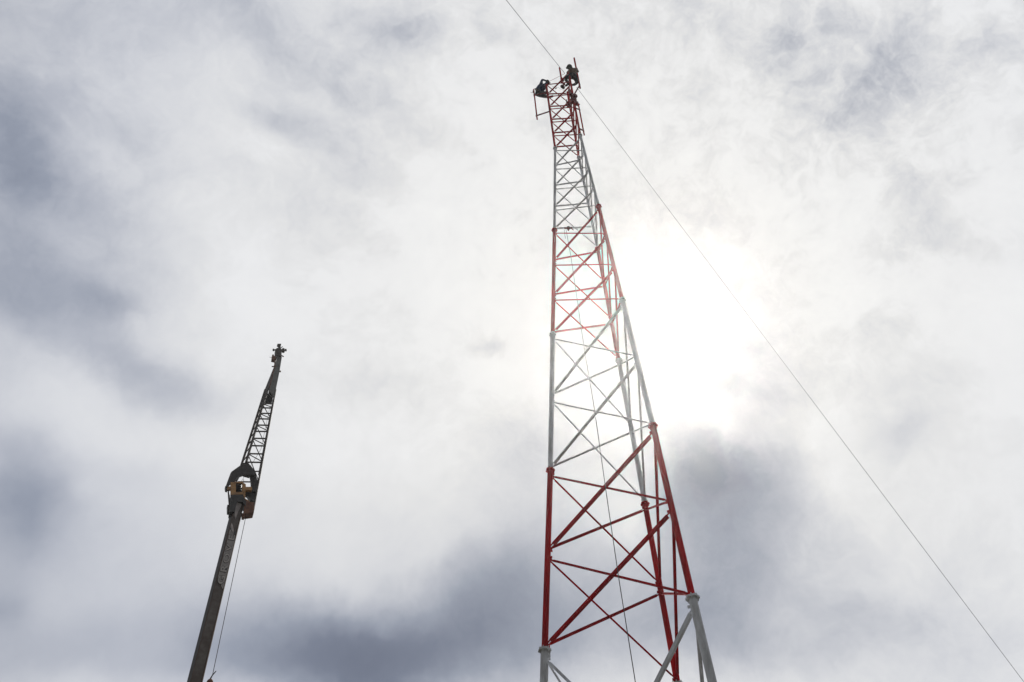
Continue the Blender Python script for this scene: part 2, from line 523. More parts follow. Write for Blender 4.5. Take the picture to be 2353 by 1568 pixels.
# ------------------------------------------------------------------ lattice tower
ZL = [13.803088, 19.480702, 25.451559, 31.557814, 37.752818]
PX = {'L': [(1251.7, 1494.7), (1264.6, 1081.3), (1270, 769), (1274.1, 529), (1275.5, 341)],
      'R': [(1591.3, 1374.7), (1500.4, 979.4), (1430.2, 690.6), (1375.6, 474.8), (1333.4, 311.4)],
      'M': [(1557, 1573), (1482.3, 1158.4), (1422, 829.2), (1373.4, 571.5), (1330.2, 362.7)]}
ZTOP = 44.05
LV = [0.45, 7.9] + ZL + [ZTOP]                # eight flange levels, seven bolted sections
LEG = {}
for n_, pp in PX.items():
    q = [at_z(x, y, z) for (x, y), z in zip(pp, ZL)]
    sl_ = (q[2] - q[0]) / (ZL[2] - ZL[0])
    low = [q[0] + sl_ * (z - ZL[0]) for z in LV[:2]]
    top = Vector((q[4].x, q[4].y, ZTOP))
    LEG[n_] = low + q + [top]
CEN = [(LEG['L'][i] + LEG['R'][i] + LEG['M'][i]) / 3 for i in range(8)]
PANELS = [1, 1, 2, 2, 3, 4, 5]
LEGR = [.108, .100, .082, .076, .068, .054, .048]
BW = [.09, .085, .080, .058, .053, .046, .050]
COLOR = [RED, WHITE, RED, WHITE, RED, WHITE, RED]
COLN = ['red', 'white', 'red', 'white', 'red', 'white', 'red']

tower = empty('lattice_tower', (CEN[0].x, CEN[0].y, 0))
tag(tower, 'tall three legged steel lattice tower painted in red and white bands', 'tower')
for n_ in 'LRM':
    ft = MB()
    P = LEG[n_][0]
    ft.hexa([(P.x + sx * .6, P.y + sy * .6, -0.3) for sx, sy in ((-1, -1), (1, -1), (1, 1), (-1, 1))] +
            [(P.x + sx * .42, P.y + sy * .42, .40) for sx, sy in ((-1, -1), (1, -1), (1, 1), (-1, 1))])
    ft.build('foundation', CONCRETE, tower, smooth=False)


def lerp(a, b, t):
    return a + (b - a) * t


def legpt(n_, i, z):                          # point on a leg within section i
    a, b = LEG[n_][i], LEG[n_][i + 1]
    return lerp(a, b, (z - a.z) / (b.z - a.z))


SECTIONS = []
for i in range(7):
    sec = empty('tower_section', CEN[i], tower)
    sec['label'] = COLN[i] + ' painted section'
    SECTIONS.append(sec)
    lr, bw, mt = LEGR[i], BW[i], COLOR[i]
    z0, z1 = LV[i], LV[i + 1]
    axis = (CEN[i] + CEN[i + 1]) / 2
    npn = PANELS[i]
    hp = (z1 - z0) / npn
    for n_ in 'LRM':
        a, b = LEG[n_][i], LEG[n_][i + 1]
        d = (b - a).normalized()
        lb = MB()
        cuts = [a] + [lerp(a, b, t) for t in (.25, .5, .75)] + [b]
        lb.tube(cuts, lr, 20)
        # gusset tabs towards the two other legs at every joint
        for o_ in 'LRM':
            if o_ == n_:
                continue
            for kk in range(npn + 1):
                for up in (0, 1):
                    if (kk == 0 and not up) or (kk == npn and up):
                        continue
                    zz = z0 + kk * hp + (0.10 if up else -0.19) * min(1, hp / 2.2 + .25)
                    P = legpt(n_, i, zz)
                    Q = legpt(o_, i, zz)
                    e_ = (Q - P).normalized()
                    nn = e_.cross(d)
                    lb.bar(P + e_ * (lr * .7), P + e_ * (lr + bw * .75), bw * .95, .012, nn)
        lb.build('leg', mt, sec)
        # bolted flange ring at the top of the section
        if i < 6:
            fl = MB()
            fr = lr * 1.72
            fl.tube([b - d * .030, b - d * .002], fr, 6 if i < 4 else 8)
            fl.tube([b + d * .002, b + d * .026], fr * .97, 6 if i < 4 else 8)
            rf = d.orthogonal().normalized()
            sf = d.cross(rf)
            for q_ in range(6):
                an = q_ * math.pi / 3 + .5
                c = b + (rf * math.cos(an) + sf * math.sin(an)) * fr * .76
                fl.tube([c - d * .07, c + d * .07], lr * .13, 6)
            fl.build('flange', mt, sec)
    # X-bracing of the three faces
    for (A, B) in (('L', 'R'), ('L', 'M'), ('R', 'M')):
        for kk in range(npn):
            za, zb = z0 + kk * hp, z0 + (kk + 1) * hp
            sc_ = min(1, hp / 2.2 + .25)
            for (s_, t_, wd, off) in ((A, B, 1.0, 1), (B, A, .82, -1)):
                P = legpt(s_, i, za + .11 * sc_)
                Q = legpt(t_, i, zb - .20 * sc_)
                if (A, B) == ('L', 'M'):
                    wd = wd * .84
                if (A, B) == ('R', 'M') and s_ == 'R':
                    wd = .8
                d = (Q - P).normalized()
                face = (legpt(B, i, za) - legpt(A, i, za)).cross(LEG[A][i + 1] - LEG[A][i]).normalized()
                if face.dot(P - axis) < 0:
                    face = -face
                P2 = P + d * (lr + .035 + bw * .9) + face * (off * .012)
                Q2 = Q - d * (lr + .035 + bw * .9) + face * (off * .012)
                br = MB()
                br.angle(P2, Q2, bw * wd, face, t=.009, flip=1 if s_ == A else -1, out=-off)
                # narrow end tabs bolted to the lugs on the legs
                br.bar(P + d * (lr * .8), P2 + d * (bw * .9), bw * .5, .014, face, (0, off * .006))
                br.bar(Q2 - d * (bw * .9), Q - d * (lr * .8), bw * .5, .014, face, (0, off * .006))
                br.build('brace', mt, sec)
TOP = SECTIONS[6]


# ------------------------------------------------------------------ fittings at the tower head
def zp(x, y):                                 # survey sheet of the tower head
    return (2050 + x / 4.355) / 1.7408, (200 + y / 4.355) / 1.7408


DL, DR, DM = dep(LEG['L'][7]), dep(LEG['R'][7]), dep(LEG['M'][7])


def zh(x, y, d):
    return at_dep(*zp(x, y), d)


def on_leg(n_, x, y):                         # point on a head leg nearest the sight line
    a, b = LEG[n_][6], LEG[n_][7]
    d = ray(*zp(x, y))
    best, bp_ = 9, None
    for q_ in range(61):
        P = lerp(a, b, q_ / 50)
        v_ = (P - CAM)
        e_ = (v_ - d * v_.dot(d)).length
        if e_ < best:
            best, bp_ = e_, P
    return bp_


def upright(x, y0, y1, base, dx=0):           # vertical pipe whose foot is near a point: returns its two ends
    return base


def mount(label, pipe, arms, r=.036, ra=.03):
    e_ = empty('antenna_mount', pipe[0], TOP)
    pb = MB()
    pb.tube(pipe, r, 14)
    pb.build('pipe', RED, e_)
    for (a, b) in arms:
        ab = MB()
        ab.tube([a, b], ra, 10)
        d = (Vector(b) - Vector(a)).normalized()
        u_ = (Vector(pipe[1]) - Vector(pipe[0])).normalized()
        # clamp plates and U-bolts at both ends
        ab.bar(Vector(b) - u_ * .10, Vector(b) + u_ * .10, .13, .03, d)
        ab.bar(Vector(a) - u_ * .07, Vector(a) + u_ * .07, .11, .03, d)
        ab.tube([Vector(a) + d * .03 - u_ * .05, Vector(a) - d * .06 - u_ * .05], .012, 6)
        ab.tube([Vector(a) + d * .03 + u_ * .05, Vector(a) - d * .06 + u_ * .05], .012, 6)
        ab.build('arm', MAROON, e_)
    return e_


# left standoff pipe
Lp = on_leg('L', 640, 1075)
dlm = dep(Lp)
foot = zh(430, 1212, dlm - .05)


def vert_to(P, x, y):                         # the height at which a vertical through P crosses picture row y
    best, bz = 1e9, P.z
    _, Y = zp(x, y)
    for q_ in range(400):
        z = P.z + q_ * .02
        v_ = Vector((P.x, P.y, z)) - CAM
        yy = H / 2 - F * v_.dot(UP) / v_.dot(FW)
        if abs(yy - Y) < best:
            best, bz = abs(yy - Y), z
    return Vector((P.x, P.y, bz))


head = vert_to(foot, 380, 690)
la1 = lerp(foot, head, .12)
la2 = lerp(foot, head, .80)
mount('', [foot, head], [(la1, on_leg('L', 640, 1072)), (la2, on_leg('L', 622, 745))], .033, .032)
# right lower standoff pipe
Rp = on_leg('R', 1130, 1030)
foot = zh(1250, 1485, dep(on_leg('R', 1180, 1400)) - .25)
head = vert_to(foot, 1148, 940)
mount('', [foot, head], [(lerp(foot, head, .13), on_leg('R', 1175, 1375)), (lerp(foot, head, .80), on_leg('R', 1122, 1010))], .032, .03)
# tall pipe at the right of the head
foot = zh(1178, 668, DR - .62)
head = vert_to(foot, 1087, 145)
mount('', [foot, head], [(lerp(foot, head, .09), on_leg('R', 1090, 800)), (lerp(foot, head, .52), on_leg('R', 1015, 480))], .042, .034)
# short stub pipe on the front bracing
foot = zh(863, 574, (DL + DR) / 2)
head = vert_to(foot, 828, 312)
mount('', [foot, head], [(lerp(foot, head, .03), foot + (head - foot) * .03 + Vector((.10, .12, 0))), (lerp(foot, head, .28), foot + (head - foot) * .28 + Vector((.08, .12, 0)))], .040, .03)

# bolted clamp assembly round the right leg, half way up the head
P = on_leg('R', 1070, 860)
D = (LEG['R'][7] - LEG['R'][6]).normalized()
eR = (LEG['R'][6] - CEN[6])
eR.z = 0
eR.normalize()
sR = D.cross(eR)
cl = MB()
cl.bar(P - D * .40, P + D * .36, .20, .04, eR, (0.0, .062))
cl.bar(P - D * .36, P + D * .34, .18, .035, eR, (-.0, -.07))
cl.bar(P - D * .44, P - D * .37, .30, .16, eR)
cl.bar(P + D * .30, P + D * .37, .30, .16, eR)
for q_ in (-.3, -.1, .1, .3):
    for s_ in (-1, 1):
        c = P + D * q_ + sR * (.085 * s_)
        cl.tube([c - eR * .12, c + eR * .11], .012, 6)
cl.build('clamp_bracket', MAROON, TOP, smooth=False)


def fitting(x, y, dd_, name, m_, boxes, tubes=()):
    Q = zh(x, y, dep(P) + dd_)
    fb = MB()
    for (z0_, z1_, w_, t_, ox) in boxes:
        fb.bar(Q + D * z0_, Q + D * z1_, w_, t_, eR, (ox, 0))
    for (pp_, r_) in tubes:
        fb.tube([Q + D * a_ + sR * b_ for a_, b_ in pp_], r_, 8)
    fb.build(name, m_, TOP, smooth=False)


fitting(985, 950, .12, 'junction_box', MAROON, [(-.17, .16, .15, .13, 0), (-.20, -.17, .18, .16, 0)], [([(.16, 0), (.26, .02), (.32, 0)], .018)])
fitting(943, 900, .15, 'hook', DARK, [(-.10, 0, .05, .05, 0)], [([(-.06, 0), (.16, 0), (.20, .04)], .02)])
fitting(1128, 935, -.1, 'clamp_jaw', DARK, [(-.16, .12, .08, .10, 0), (.02, .06, .18, .04, .05)])
fitting(995, 725, .15, 'clamp_jaw', MAROON, [(-.26, .18, .09, .08, 0)])
fitting(1095, 800, .0, 'clamp_jaw', MAROON, [(-.10, .10, .16, .10, 0)])

# ------------------------------------------------------------------ ropes


def rope(name, pts, r, m_, label, cat, parent=None, group=None, sag=0.0, nseg=14):
    pts = [Vector(p) for p in pts]
    if len(pts) == 2:
        a, b = pts
        pts = [lerp(a, b, t / nseg) - Vector((0, 0, 4 * sag * (t / nseg) * (1 - t / nseg))) for t in range(nseg + 1)]
    rb = MB()
    rb.tube(pts, r, 8)
    o = rb.build(name, m_, parent)
    if label:
        tag(o, label, cat, group)
    return o


# two guy ropes made fast at the tower head, each running down to a peg
T = LEG['R'][7] + Vector((-.05, .1, -.35))
T = at_dep(1325, 201, dep(LEG['R'][7]) + .15)
Q = at_z(2345, 1557, 20.0)
dQ = (Q - T)
E1 = T + dQ * ((T.z - 0.1) / -dQ.z)
rope('guy_rope', [T, E1], .009, ROPE, 'thin grey guy rope running down from the tower head towards the lower right corner', 'guy rope', group='guy ropes of the tower')
T2 = at_dep(1288, 157, dep(LEG['R'][7]) - .1)
Q2 = at_z(1163, 0, 37.5)
dQ = (Q2 - T2)
E2 = T2 + dQ * ((T2.z - 0.1) / -dQ.z)
T2b = zh(912, 412, dep(T2) + .15)
rope('guy_rope', [T2b, T2, Q2, E2], .0105, ROPE, 'thin grey guy rope leaving the short stub pipe over the top edge of the photo', 'guy rope', group='guy ropes of the tower')
for P, lab in ((E1, 'steel peg holding the end of the rope that runs to the right'), (E2, 'steel peg holding the end of the rope that passes overhead')):
    pg = MB()
    pg.tube([Vector((P.x, P.y, -.4)), Vector((P.x, P.y, .25))], .03, 10)
    pg.tube([Vector((P.x, P.y, .22)), Vector((P.x, P.y, .26))], .05, 10)
    tag(pg.build('anchor_peg', GALV), lab, 'peg', 'rope anchor pegs')

# pulley on the bracing and the haul rope that hangs down inside the tower
pa = at_dep(1306, 524.5, lerp(LEG['L'][5], LEG['M'][5], .35).dot(FW) - CAM.dot(FW))
pl_ = empty('pulley', pa)
tag(pl_, 'small dark pulley clamped to the slanting brace beside the left leg, haul rope below it', 'pulley')
pb = MB()
pb.tube([pa - UP * .0 - FW * .03, pa + FW * .03], .075, 16)
pb.build('sheave', DARK, pl_)
pb = MB()
pb.bar(pa - RT * .16, pa + RT * .16, .06, .10, FW)
pb.bar(pa + UP * .02, pa - UP * .11 + RT * .0, .05, .09, FW)
pb.tube([pa + RT * .14 - UP * .03, pa + RT * .20 - UP * .08], .02, 8)
pb.build('bracket', MAROON, pl_, smooth=False)
r0 = at_dep(1300.5, 527, dep(pa))
rx1 = at_z(1460, 1568, 11.6)
dd = (rx1 - r0)
E3 = r0 + dd * ((r0.z - .02) / -dd.z)
mids = [(1312, 590), (1341, 790), (1366, 940), (1394, 1140), (1422, 1330)]
pts = [r0]
for (x, y) in mids:
    t = 0
    best, bp_ = 9, None
    for q_ in range(400):
        Pq = lerp(r0, rx1, q_ / 399)
        v_ = Pq - CAM
        yy = H / 2 - F * v_.dot(UP) / v_.dot(FW)
        if abs(yy - y) < best or bp_ is None:
            best, bp_ = abs(yy - y), Pq
    pts.append(at_dep(x, y, dep(bp_)))
pts += [rx1, E3]
rope('haul_rope', pts, .0105, ROPE, 'thin dark haul rope hanging down inside the tower from the small pulley', 'rope')
rope('rope_tail', [at_dep(1297, 528, dep(pa)), at_dep(1298, 541, dep(pa)), at_dep(1300, 549, dep(pa))], .009, PALEROPE,
     'short loose rope end beside the small pulley on the brace', 'rope')

# things hung at the head
bg_ = empty('tool_bag', zh(872, 645, DL + .3))
tag(bg_, 'small dark bundle hanging on cords between the tower legs near the top', 'tool bag')
bb = MB()
c = zh(868, 640, DL + .3)
fr_ = (RT * .8 - UP * .6, FW, RT * .6 + UP * .8)
bb.ball(c, .105, .09, .085, fr_, 14, 10)
bb.ball(c + RT * .06 - UP * .05, .07, .08, .08, fr_, 12, 8)
bb.build('pouch', HOODM, bg_)
bb = MB()
bb.bar(c + RT * .05 - UP * .0, c + RT * .07 - UP * .13, .06, .05, FW)
bb.tube([c + RT * .04 - UP * .02, c + RT * .09 - UP * .1], .03, 8)
bb.build('flap', MAROON, bg_)
bb = MB()
bb.tube([c + UP * .07, zh(872, 575, DL + .3)], .006, 6)
bb.tube([c + UP * .07 + RT * .05, zh(905, 560, DL + .3)], .006, 6)
bb.build('cord', REDROPE, bg_)
hk = MB()
c = zh(757, 672, DL + .2)
hk.tube([c + RT * .04 + UP * .03, c, c - RT * .035 - UP * .03], [.02, .028, .014], 8)
hk.tube([c + RT * .04 + UP * .03, zh(790, 655, DL + .2), zh(960, 745, DL + .5)], .005, 6)
hk.tube([c + RT * .04 + UP * .03, zh(700, 640, DL + .2), zh(640, 590, DL + .1)], .004, 6)
tag(hk.build('snap_hook', PALEROPE), 'tiny snap hook on a slack cord between the tower legs', 'hook')
rope('cord', [zh(636, 552, DL - .05), zh(830, 455, (DL + DR) / 2 - .05), zh(912, 412, DR - .2)], .0075, REDROPE,
     'thin reddish cord stretched between the two climbers', 'cord')


# ------------------------------------------------------------------ people
def person(label, joints, bones, base, mats, zone, head_dir, extras):
    """joints: name -> (sheet x, sheet y, depth offset, radius); bones: pairs; zone: bone -> material index"""
    P = {n_: zh(x, y, base + dz) for n_, (x, y, dz, r) in joints.items()}
    root = empty('person', P['pelvis'])
    tag(root, label, 'person', 'climbers at the tower head')
    names = list(P)
    verts = [P[n_] for n_ in names]
    rr = [joints[n_][3] * (1.0 if n_.startswith(('hand', 'head', 'crown', 'neck')) else 1.24) for n_ in names]
    edges = [(names.index(a), names.index(b)) for a, b in bones]
    # five fingers closed on what each hand holds
    for hn in ('hand_a', 'hand_b'):
        wi = [a if b == hn else b for a, b in bones if hn in (a, b)][0]
        d = (P[hn] - P[wi]).normalized()
        side = d.cross(FW).normalized()
        inw = side.cross(d).normalized()
        hi = names.index(hn)
        for q_, (o_, ln) in enumerate(((-.033, .070), (-.011, .080), (.011, .076), (.033, .060))):
            b0 = P[hn] + d * .045 + side * o_
            b1 = b0 + d * (ln * .45) + inw * (ln * .22)
            b2 = b1 + d * (ln * .05) + inw * (ln * .5)
            s0 = len(verts)
            verts += [b0, b1, b2]
            rr += [.0105, .0095, .0085]
            edges += [(hi, s0), (s0, s0 + 1), (s0 + 1, s0 + 2)]
        s0 = len(verts)
        b0 = P[hn] + side * -.05 + d * .01
        verts += [b0, b0 + d * .03 + inw * .04 + side * -.008]
        rr += [.012, .010]
        edges += [(hi, s0), (s0, s0 + 1)]
    me = bpy.data.meshes.new('person_skeleton')
    me.from_pydata([tuple(v_) for v_ in verts], edges, [])
    ob = bpy.data.objects.new('person_skeleton', me)
    COL.objects.link(ob)
    sk = ob.modifiers.new('skin', 'SKIN')
    sk.use_smooth_shade = True
    layer = me.skin_vertices[0].data
    for q_, r_ in enumerate(rr):
        layer[q_].radius = (r_, r_)
        layer[q_].use_root = False
    layer[names.index('pelvis')].use_root = True
    sb = ob.modifiers.new('sub', 'SUBSURF')
    sb.levels = sb.render_levels = 2
    dg = bpy.context.evaluated_depsgraph_get()
    dg.update()
    bm_ = bpy.data.meshes.new_from_object(ob.evaluated_get(dg))
    bpy.data.objects.remove(ob)
    bm_.name = 'body'
    bm_.materials.clear()
    for m_ in mats:
        bm_.materials.append(m_)
    segs = [(P[a], P[b], (joints[a][3] + joints[b][3]) * 1.2, zone[i]) for i, (a, b) in enumerate(bones)]
    hands = [P['hand_a'], P['hand_b']]
    for pl in bm_.polygons:
        c = pl.center
        best, bi = 9, 0
        for (a, b, rs, zi) in segs:
            t = max(0, min(1, (c - a).dot(b - a) / max(1e-9, (b - a).length_squared)))
            e_ = (c - lerp(a, b, t)).length - rs * .5
            if e_ < best:
                best, bi = e_, zi
        if min((c - h_).length for h_ in hands) < .10:
            bi = 2
        pl.material_index = bi
        pl.use_smooth = True
    body = bpy.data.objects.new('body', bm_)
    COL.objects.link(body)
    body.parent = root
    body.matrix_parent_inverse = WORLD_INV(root)
    # face on the head: nose, eyes, mouth, ears
    hc = P['head']
    up_ = (P['head'] - P['neck']).normalized()
    fd = Vector(head_dir)
    fd = (fd - up_ * fd.dot(up_)).normalized()
    sd = up_.cross(fd)
    fr_ = (sd, fd, up_)
    MB().ball(hc + fd * .105 - up_ * .01, .016, .02, .024, fr_, 10, 8).build('nose', SKIN, root)
    MB().ball(hc + fd * .092 - up_ * .052, .028, .009, .007, fr_, 10, 6).build('mouth', HAIR, root)
    for s_ in (-1, 1):
        MB().ball(hc + sd * (.092 * s_), .012, .022, .034, fr_, 10, 8).build('ear', SKIN, root)
        MB().ball(hc + fd * .092 + sd * (.034 * s_) + up_ * .03, .014, .008, .008, fr_, 8, 6).build('eye', HAIR, root)
    extras(root, P, hc, up_, fd, sd)
    return P


def boots(root, P, pairs):
    for a, t in pairs:
        d = (P[t] - P[a]).normalized()
        b = MB()
        side = d.cross(FW).normalized()
        up_ = side.cross(d).normalized()
        b.ball(P[a] + d * .02, .085, .065, .075, (d, side, up_), 14, 8)
        b.ball(lerp(P[a], P[t], .62), .13, .058, .05, (d, side, up_), 14, 8)
        b.ball(P[t] - d * .02, .06, .055, .045, (d, side, up_), 12, 8)
        b.build('boot', BOOT, root)


def hood_and_vest(root, P, hc, up_, fd, sd):
    h = MB()
    h.ball(hc - fd * .02 + up_ * .015, .125, .135, .135, (sd, fd, up_), 18, 12)
    h.ball(hc - fd * .03 - up_ * .11, .10, .105, .09, (sd, fd, up_), 16, 10)
    h.ball(hc + fd * .10 + up_ * .06, .085, .055, .02, (sd, fd, up_), 14, 8)
    h.build('hood', HOODM, root)
    s = MB()                                  # harness: belt, leg loops and shoulder strap
    ax = (P['chest'] - P['pelvis']).normalized()
    for (c, r_) in ((lerp(P['pelvis'], P['chest'], .22), .195),):
        ring_ = [c + (RT * math.cos(q_ * math.pi / 10) * r_ + (ax.cross(RT)).normalized() * math.sin(q_ * math.pi / 10) * r_ * .85) for q_ in range(21)]
        s.tube(ring_, .024, 8)
    s.tube([P['sho_a'] - FW * .12 + UP * .03, P['chest'] - FW * .205 - RT * .03, P['pelvis'] - FW * .19 + RT * .02], .02, 8)
    s.tube([P['sho_a'] - FW * .10 + RT * .02 + UP * .07, P['neck'] - FW * .12 + UP * .0, P['sho_b'] - FW * .11], .018, 8)
    s.build('harness', STRAP, root)
    boots(root, P, (('ank_a', 'toe_a'), ('ank_b', 'toe_b')))


def hair_and_belt(root, P, hc, up_, fd, sd):
    h = MB()
    h.ball(hc + up_ * .03 - fd * .015, .10, .11, .10, (sd, fd, up_), 16, 10)
    h.build('hair', HAIR, root)
    s = MB()
    ax = (P['chest'] - P['pelvis']).normalized()
    sx = ax.cross(FW).normalized()
    c = lerp(P['pelvis'], P['chest'], .18)
    ring_ = [c + (sx * math.cos(q_ * math.pi / 10) * .20 + FW * math.sin(q_ * math.pi / 10) * .17) for q_ in range(21)]
    s.tube(ring_, .026, 8)
    s.tube([c - ax * .08 - RT * .19 + UP * .10, c - ax * .1 - RT * .17], .024, 8)
    s.tube([c - ax * .10 - RT * .20 - UP * .0, c - ax * .12 - RT * .29 + UP * .05], .008, 6)
    s.build('harness', STRAP, root)
    boots(root, P, (('ank_a', 'toe_a'), ('ank_b', 'toe_b')))


BONES = [('pelvis', 'waist'), ('waist', 'chest'), ('chest', 'neck'), ('neck', 'head'), ('head', 'crown'),
         ('chest', 'sho_a'), ('sho_a', 'elb_a'), ('elb_a', 'hand_a'), ('chest', 'sho_b'), ('sho_b', 'elb_b'), ('elb_b', 'hand_b'),
         ('pelvis', 'hip_a'), ('hip_a', 'knee_a'), ('knee_a', 'ank_a'), ('ank_a', 'toe_a'),
         ('pelvis', 'hip_b'), ('hip_b', 'knee_b'), ('knee_b', 'ank_b'), ('ank_b', 'toe_b')]
ZONE = [1, 0, 0, 2, 2, 0, 0, 0, 0, 0, 0, 1, 1, 1, 3, 1, 1, 1, 3]
J2 = {'pelvis': (1045, 468, -.20, .150), 'waist': (1048, 425, -.10, .165), 'chest': (1046, 372, .02, .185), 'neck': (1014, 342, .14, .065),
      'head': (988, 306, .20, .088), 'crown': (974, 284, .24, .070),
      'sho_a': (985, 375, .06, .075), 'elb_a': (955, 405, .30, .052), 'hand_a': (990, 430, .52, .034),
      'sho_b': (1100, 335, .06, .075), 'elb_b': (1142, 385, .26, .052), 'hand_b': (1118, 330, .46, .034),
      'hip_a': (1005, 462, -.24, .105), 'knee_a': (915, 502, -.52, .072), 'ank_a': (978, 588, -.24, .055), 'toe_a': (935, 622, -.18, .042),
      'hip_b': (1088, 470, -.24, .105), 'knee_b': (1126, 570, -.52, .072), 'ank_b': (1082, 604, -.15, .055), 'toe_b': (1040, 612, -.05, .042)}
person('person in a brown jacket and dark hood straddling the right leg of the tower head', J2, BONES, DR - .05,
       [BROWN, TROUSER, SKIN, BOOT], ZONE, -RT * .9 + FW * .4, hood_and_vest)
J1 = {'pelvis': (430, 742, -.10, .170), 'waist': (462, 705, -.10, .165), 'chest': (515, 648, -.06, .175), 'neck': (580, 604, .0, .062),
      'head': (606, 570, .06, .086), 'crown': (618, 552, .09, .068),
      'sho_a': (492, 604, -.08, .070), 'elb_a': (516, 518, -.02, .048), 'hand_a': (604, 544, .16, .034),
      'sho_b': (566, 658, .02, .072), 'elb_b': (596, 628, .26, .048), 'hand_b': (632, 590, .10, .034),
      'hip_a': (425, 772, -.08, .105), 'knee_a': (545, 806, -.34, .074), 'ank_a': (640, 825, -.06, .055), 'toe_a': (702, 806, .02, .042),
      'hip_b': (465, 745, -.06, .105), 'knee_b': (560, 752, -.34, .074), 'ank_b': (612, 752, -.02, .052), 'toe_b': (590, 704, .06, .040)}
person('person in navy work clothes leaning out in a harness from the left tower leg', J1, BONES, DL - .1,
       [NAVY, TEAL, SKIN, BOOT], ZONE, RT * .6 + FW * .8, hair_and_belt)

# ------------------------------------------------------------------ mobile crane
crane = empty('mobile_crane', (0, 0, 0))
tag(crane, 'mobile crane with dark box boom and lattice jib raised left of the tower', 'crane')
HA, HB, HT = 35.0, 36.7, 39.5


def px7(x, y):
    return (800 + x / 3.4857) / 1.7408, (1750 + y / 3.4857) / 1.7408


def px6(x, y):
    return (850 + x / 3.4075) / 1.7408, (1340 + y / 3.4075) / 1.7408


def hd_of(Y):
    return HB + (1177 - Y) / (1177 - 790) * (HT - HB) if Y < 1177 else HB + (1177 - Y) / (1568 - 1177) * (HB - HA)


def c7(x, y, off=0.0):
    X, Y = px7(x, y)
    return at_hd(X, Y, hd_of(Y) + off)


def c6(x, y, off=0.0):
    X, Y = px6(x, y)
    return at_hd(X, Y, hd_of(Y) + off)


VIEW = ray(545, 1100)
VH = Vector((VIEW.x, VIEW.y, 0)).normalized()
# boom: a tapering box, seen on its dark back and its grey lettered side
Ab, Bb = at_hd(447.2, 1568, HA), at_hd(543.2, 1177, HB)
ax = (Bb - Ab).normalized()
rt = (RT - ax * RT.dot(ax)).normalized()
vw = rt.cross(ax).normalized()
if vw.dot(VIEW) < 0:
    vw = -vw
footP = Ab - ax * ((Ab.z - 2.6) / ax.z)
headP = at_hd(547.5, 1158, HB + .1)
mA = HA * 1.0


def wid(P, dpx):                              # real width of a picture span at a point
    return dpx / F * dep(P)


wA = wid(Ab, 36.9) * math.cos(math.atan(.2455))
wB = wid(Bb, 27.2) * math.cos(math.atan(.2455))


def boom_ring(P, w, split=.40):
    # corner order: left, ridge (nearest), right, back
    l = P - rt * (w / 2)
    r_ = P + rt * (w / 2)
    rd = P + rt * (w * (split - .5)) - vw * (w * .42)
    bk = P + rt * (w * (.5 - split)) + vw * (w * .42)
    return [l, rd, r_, bk]


def wat(P):
    return wA + (wB - wA) * ((P - Ab).dot(ax) / (Bb - Ab).length)


bm_pts = [footP, Ab - ax * 4, Ab - ax * 1.2, Ab + ax * 1.6, headP]
b = MB()
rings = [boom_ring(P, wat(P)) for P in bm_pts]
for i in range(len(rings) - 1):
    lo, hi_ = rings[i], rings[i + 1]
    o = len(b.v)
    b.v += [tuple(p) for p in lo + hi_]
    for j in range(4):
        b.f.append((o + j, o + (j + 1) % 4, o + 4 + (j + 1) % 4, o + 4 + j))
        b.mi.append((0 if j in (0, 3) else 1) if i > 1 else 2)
b.add(rings[0], [(0, 1, 2, 3)], 2)
b.add(rings[-1], [(3, 2, 1, 0)], 0)
# edge plates along the right side and the ridge, and a black oval for a lightening hole
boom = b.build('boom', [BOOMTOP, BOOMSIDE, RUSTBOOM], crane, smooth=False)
st = MB()
for P0, P1 in ((bm_pts[0], headP),):
    r0_, r1_ = boom_ring(P0, wat(P0)), boom_ring(P1, wat(P1))
    sn0 = (r0_[2] - r0_[1]).normalized()
    st.bar(r0_[2] - sn0 * .02, r1_[2] - sn0 * .02, .05, .06, vw)
    st.bar(r0_[1], r1_[1], .03, .02, vw)
st.build('edge_plate', RUSTBOOM, boom, smooth=False)

# lettered panel on the grey side
ringA, ringB = boom_ring(Ab, wA), boom_ring(headP, wat(headP))


def side_pt(t, s, lift=0.0):                  # t along the boom from the frame-bottom station, s across the grey side from the ridge
    P = Ab + ax * t
    rg = boom_ring(P, wat(P))
    e_ = rg[2] - rg[1]
    nrm = e_.cross(ax).normalized()
    if nrm.dot(VIEW) > 0:
        nrm = -nrm
    return rg[1] + e_ * s + nrm * lift


def t_of(Y):                                  # boom station at a picture row
    best, bt = 1e9, 0
    for q_ in range(1200):
        t = q_ * .015
        v_ = Ab + ax * t - CAM
        yy = H / 2 - F * v_.dot(UP) / v_.dot(FW)
        if abs(yy - Y) < best:
            best, bt = abs(yy - Y), t
    return bt


def y8(y):
    return (2100 + y / 2.4886) / 1.7408


tlo, tlo2, thi, thi2 = t_of(y8(565)), t_of(y8(650)), t_of(y8(85)), t_of(y8(150))
pn = MB()
s0, s1 = .10, .84
for (ta, tb, tc_, td, lo_, m_) in ((tlo, tlo2, thi, thi2, .006, 0),):
    pn.prism([side_pt(ta, s0, lo_), side_pt(tb, s1, lo_), side_pt(td, s1, lo_), side_pt(tc_, s0, lo_)], (side_pt(tb, s1, 0.012) - side_pt(tb, s1, 0)), 0)
panel = pn.build('sign_panel', PANEL, boom, smooth=False)
fr = MB()
cs = [side_pt(tlo, s0, .022), side_pt(tlo2, s1, .022), side_pt(thi2, s1, .022), side_pt(thi, s0, .022)]
nrm_side = (side_pt(tlo, .5, 1) - side_pt(tlo, .5, 0)).normalized()
for i in range(4):
    fr.bar(cs[i], cs[(i + 1) % 4], .022, .006, nrm_side)
fr.build('panel_border', LETTER, boom, smooth=False)


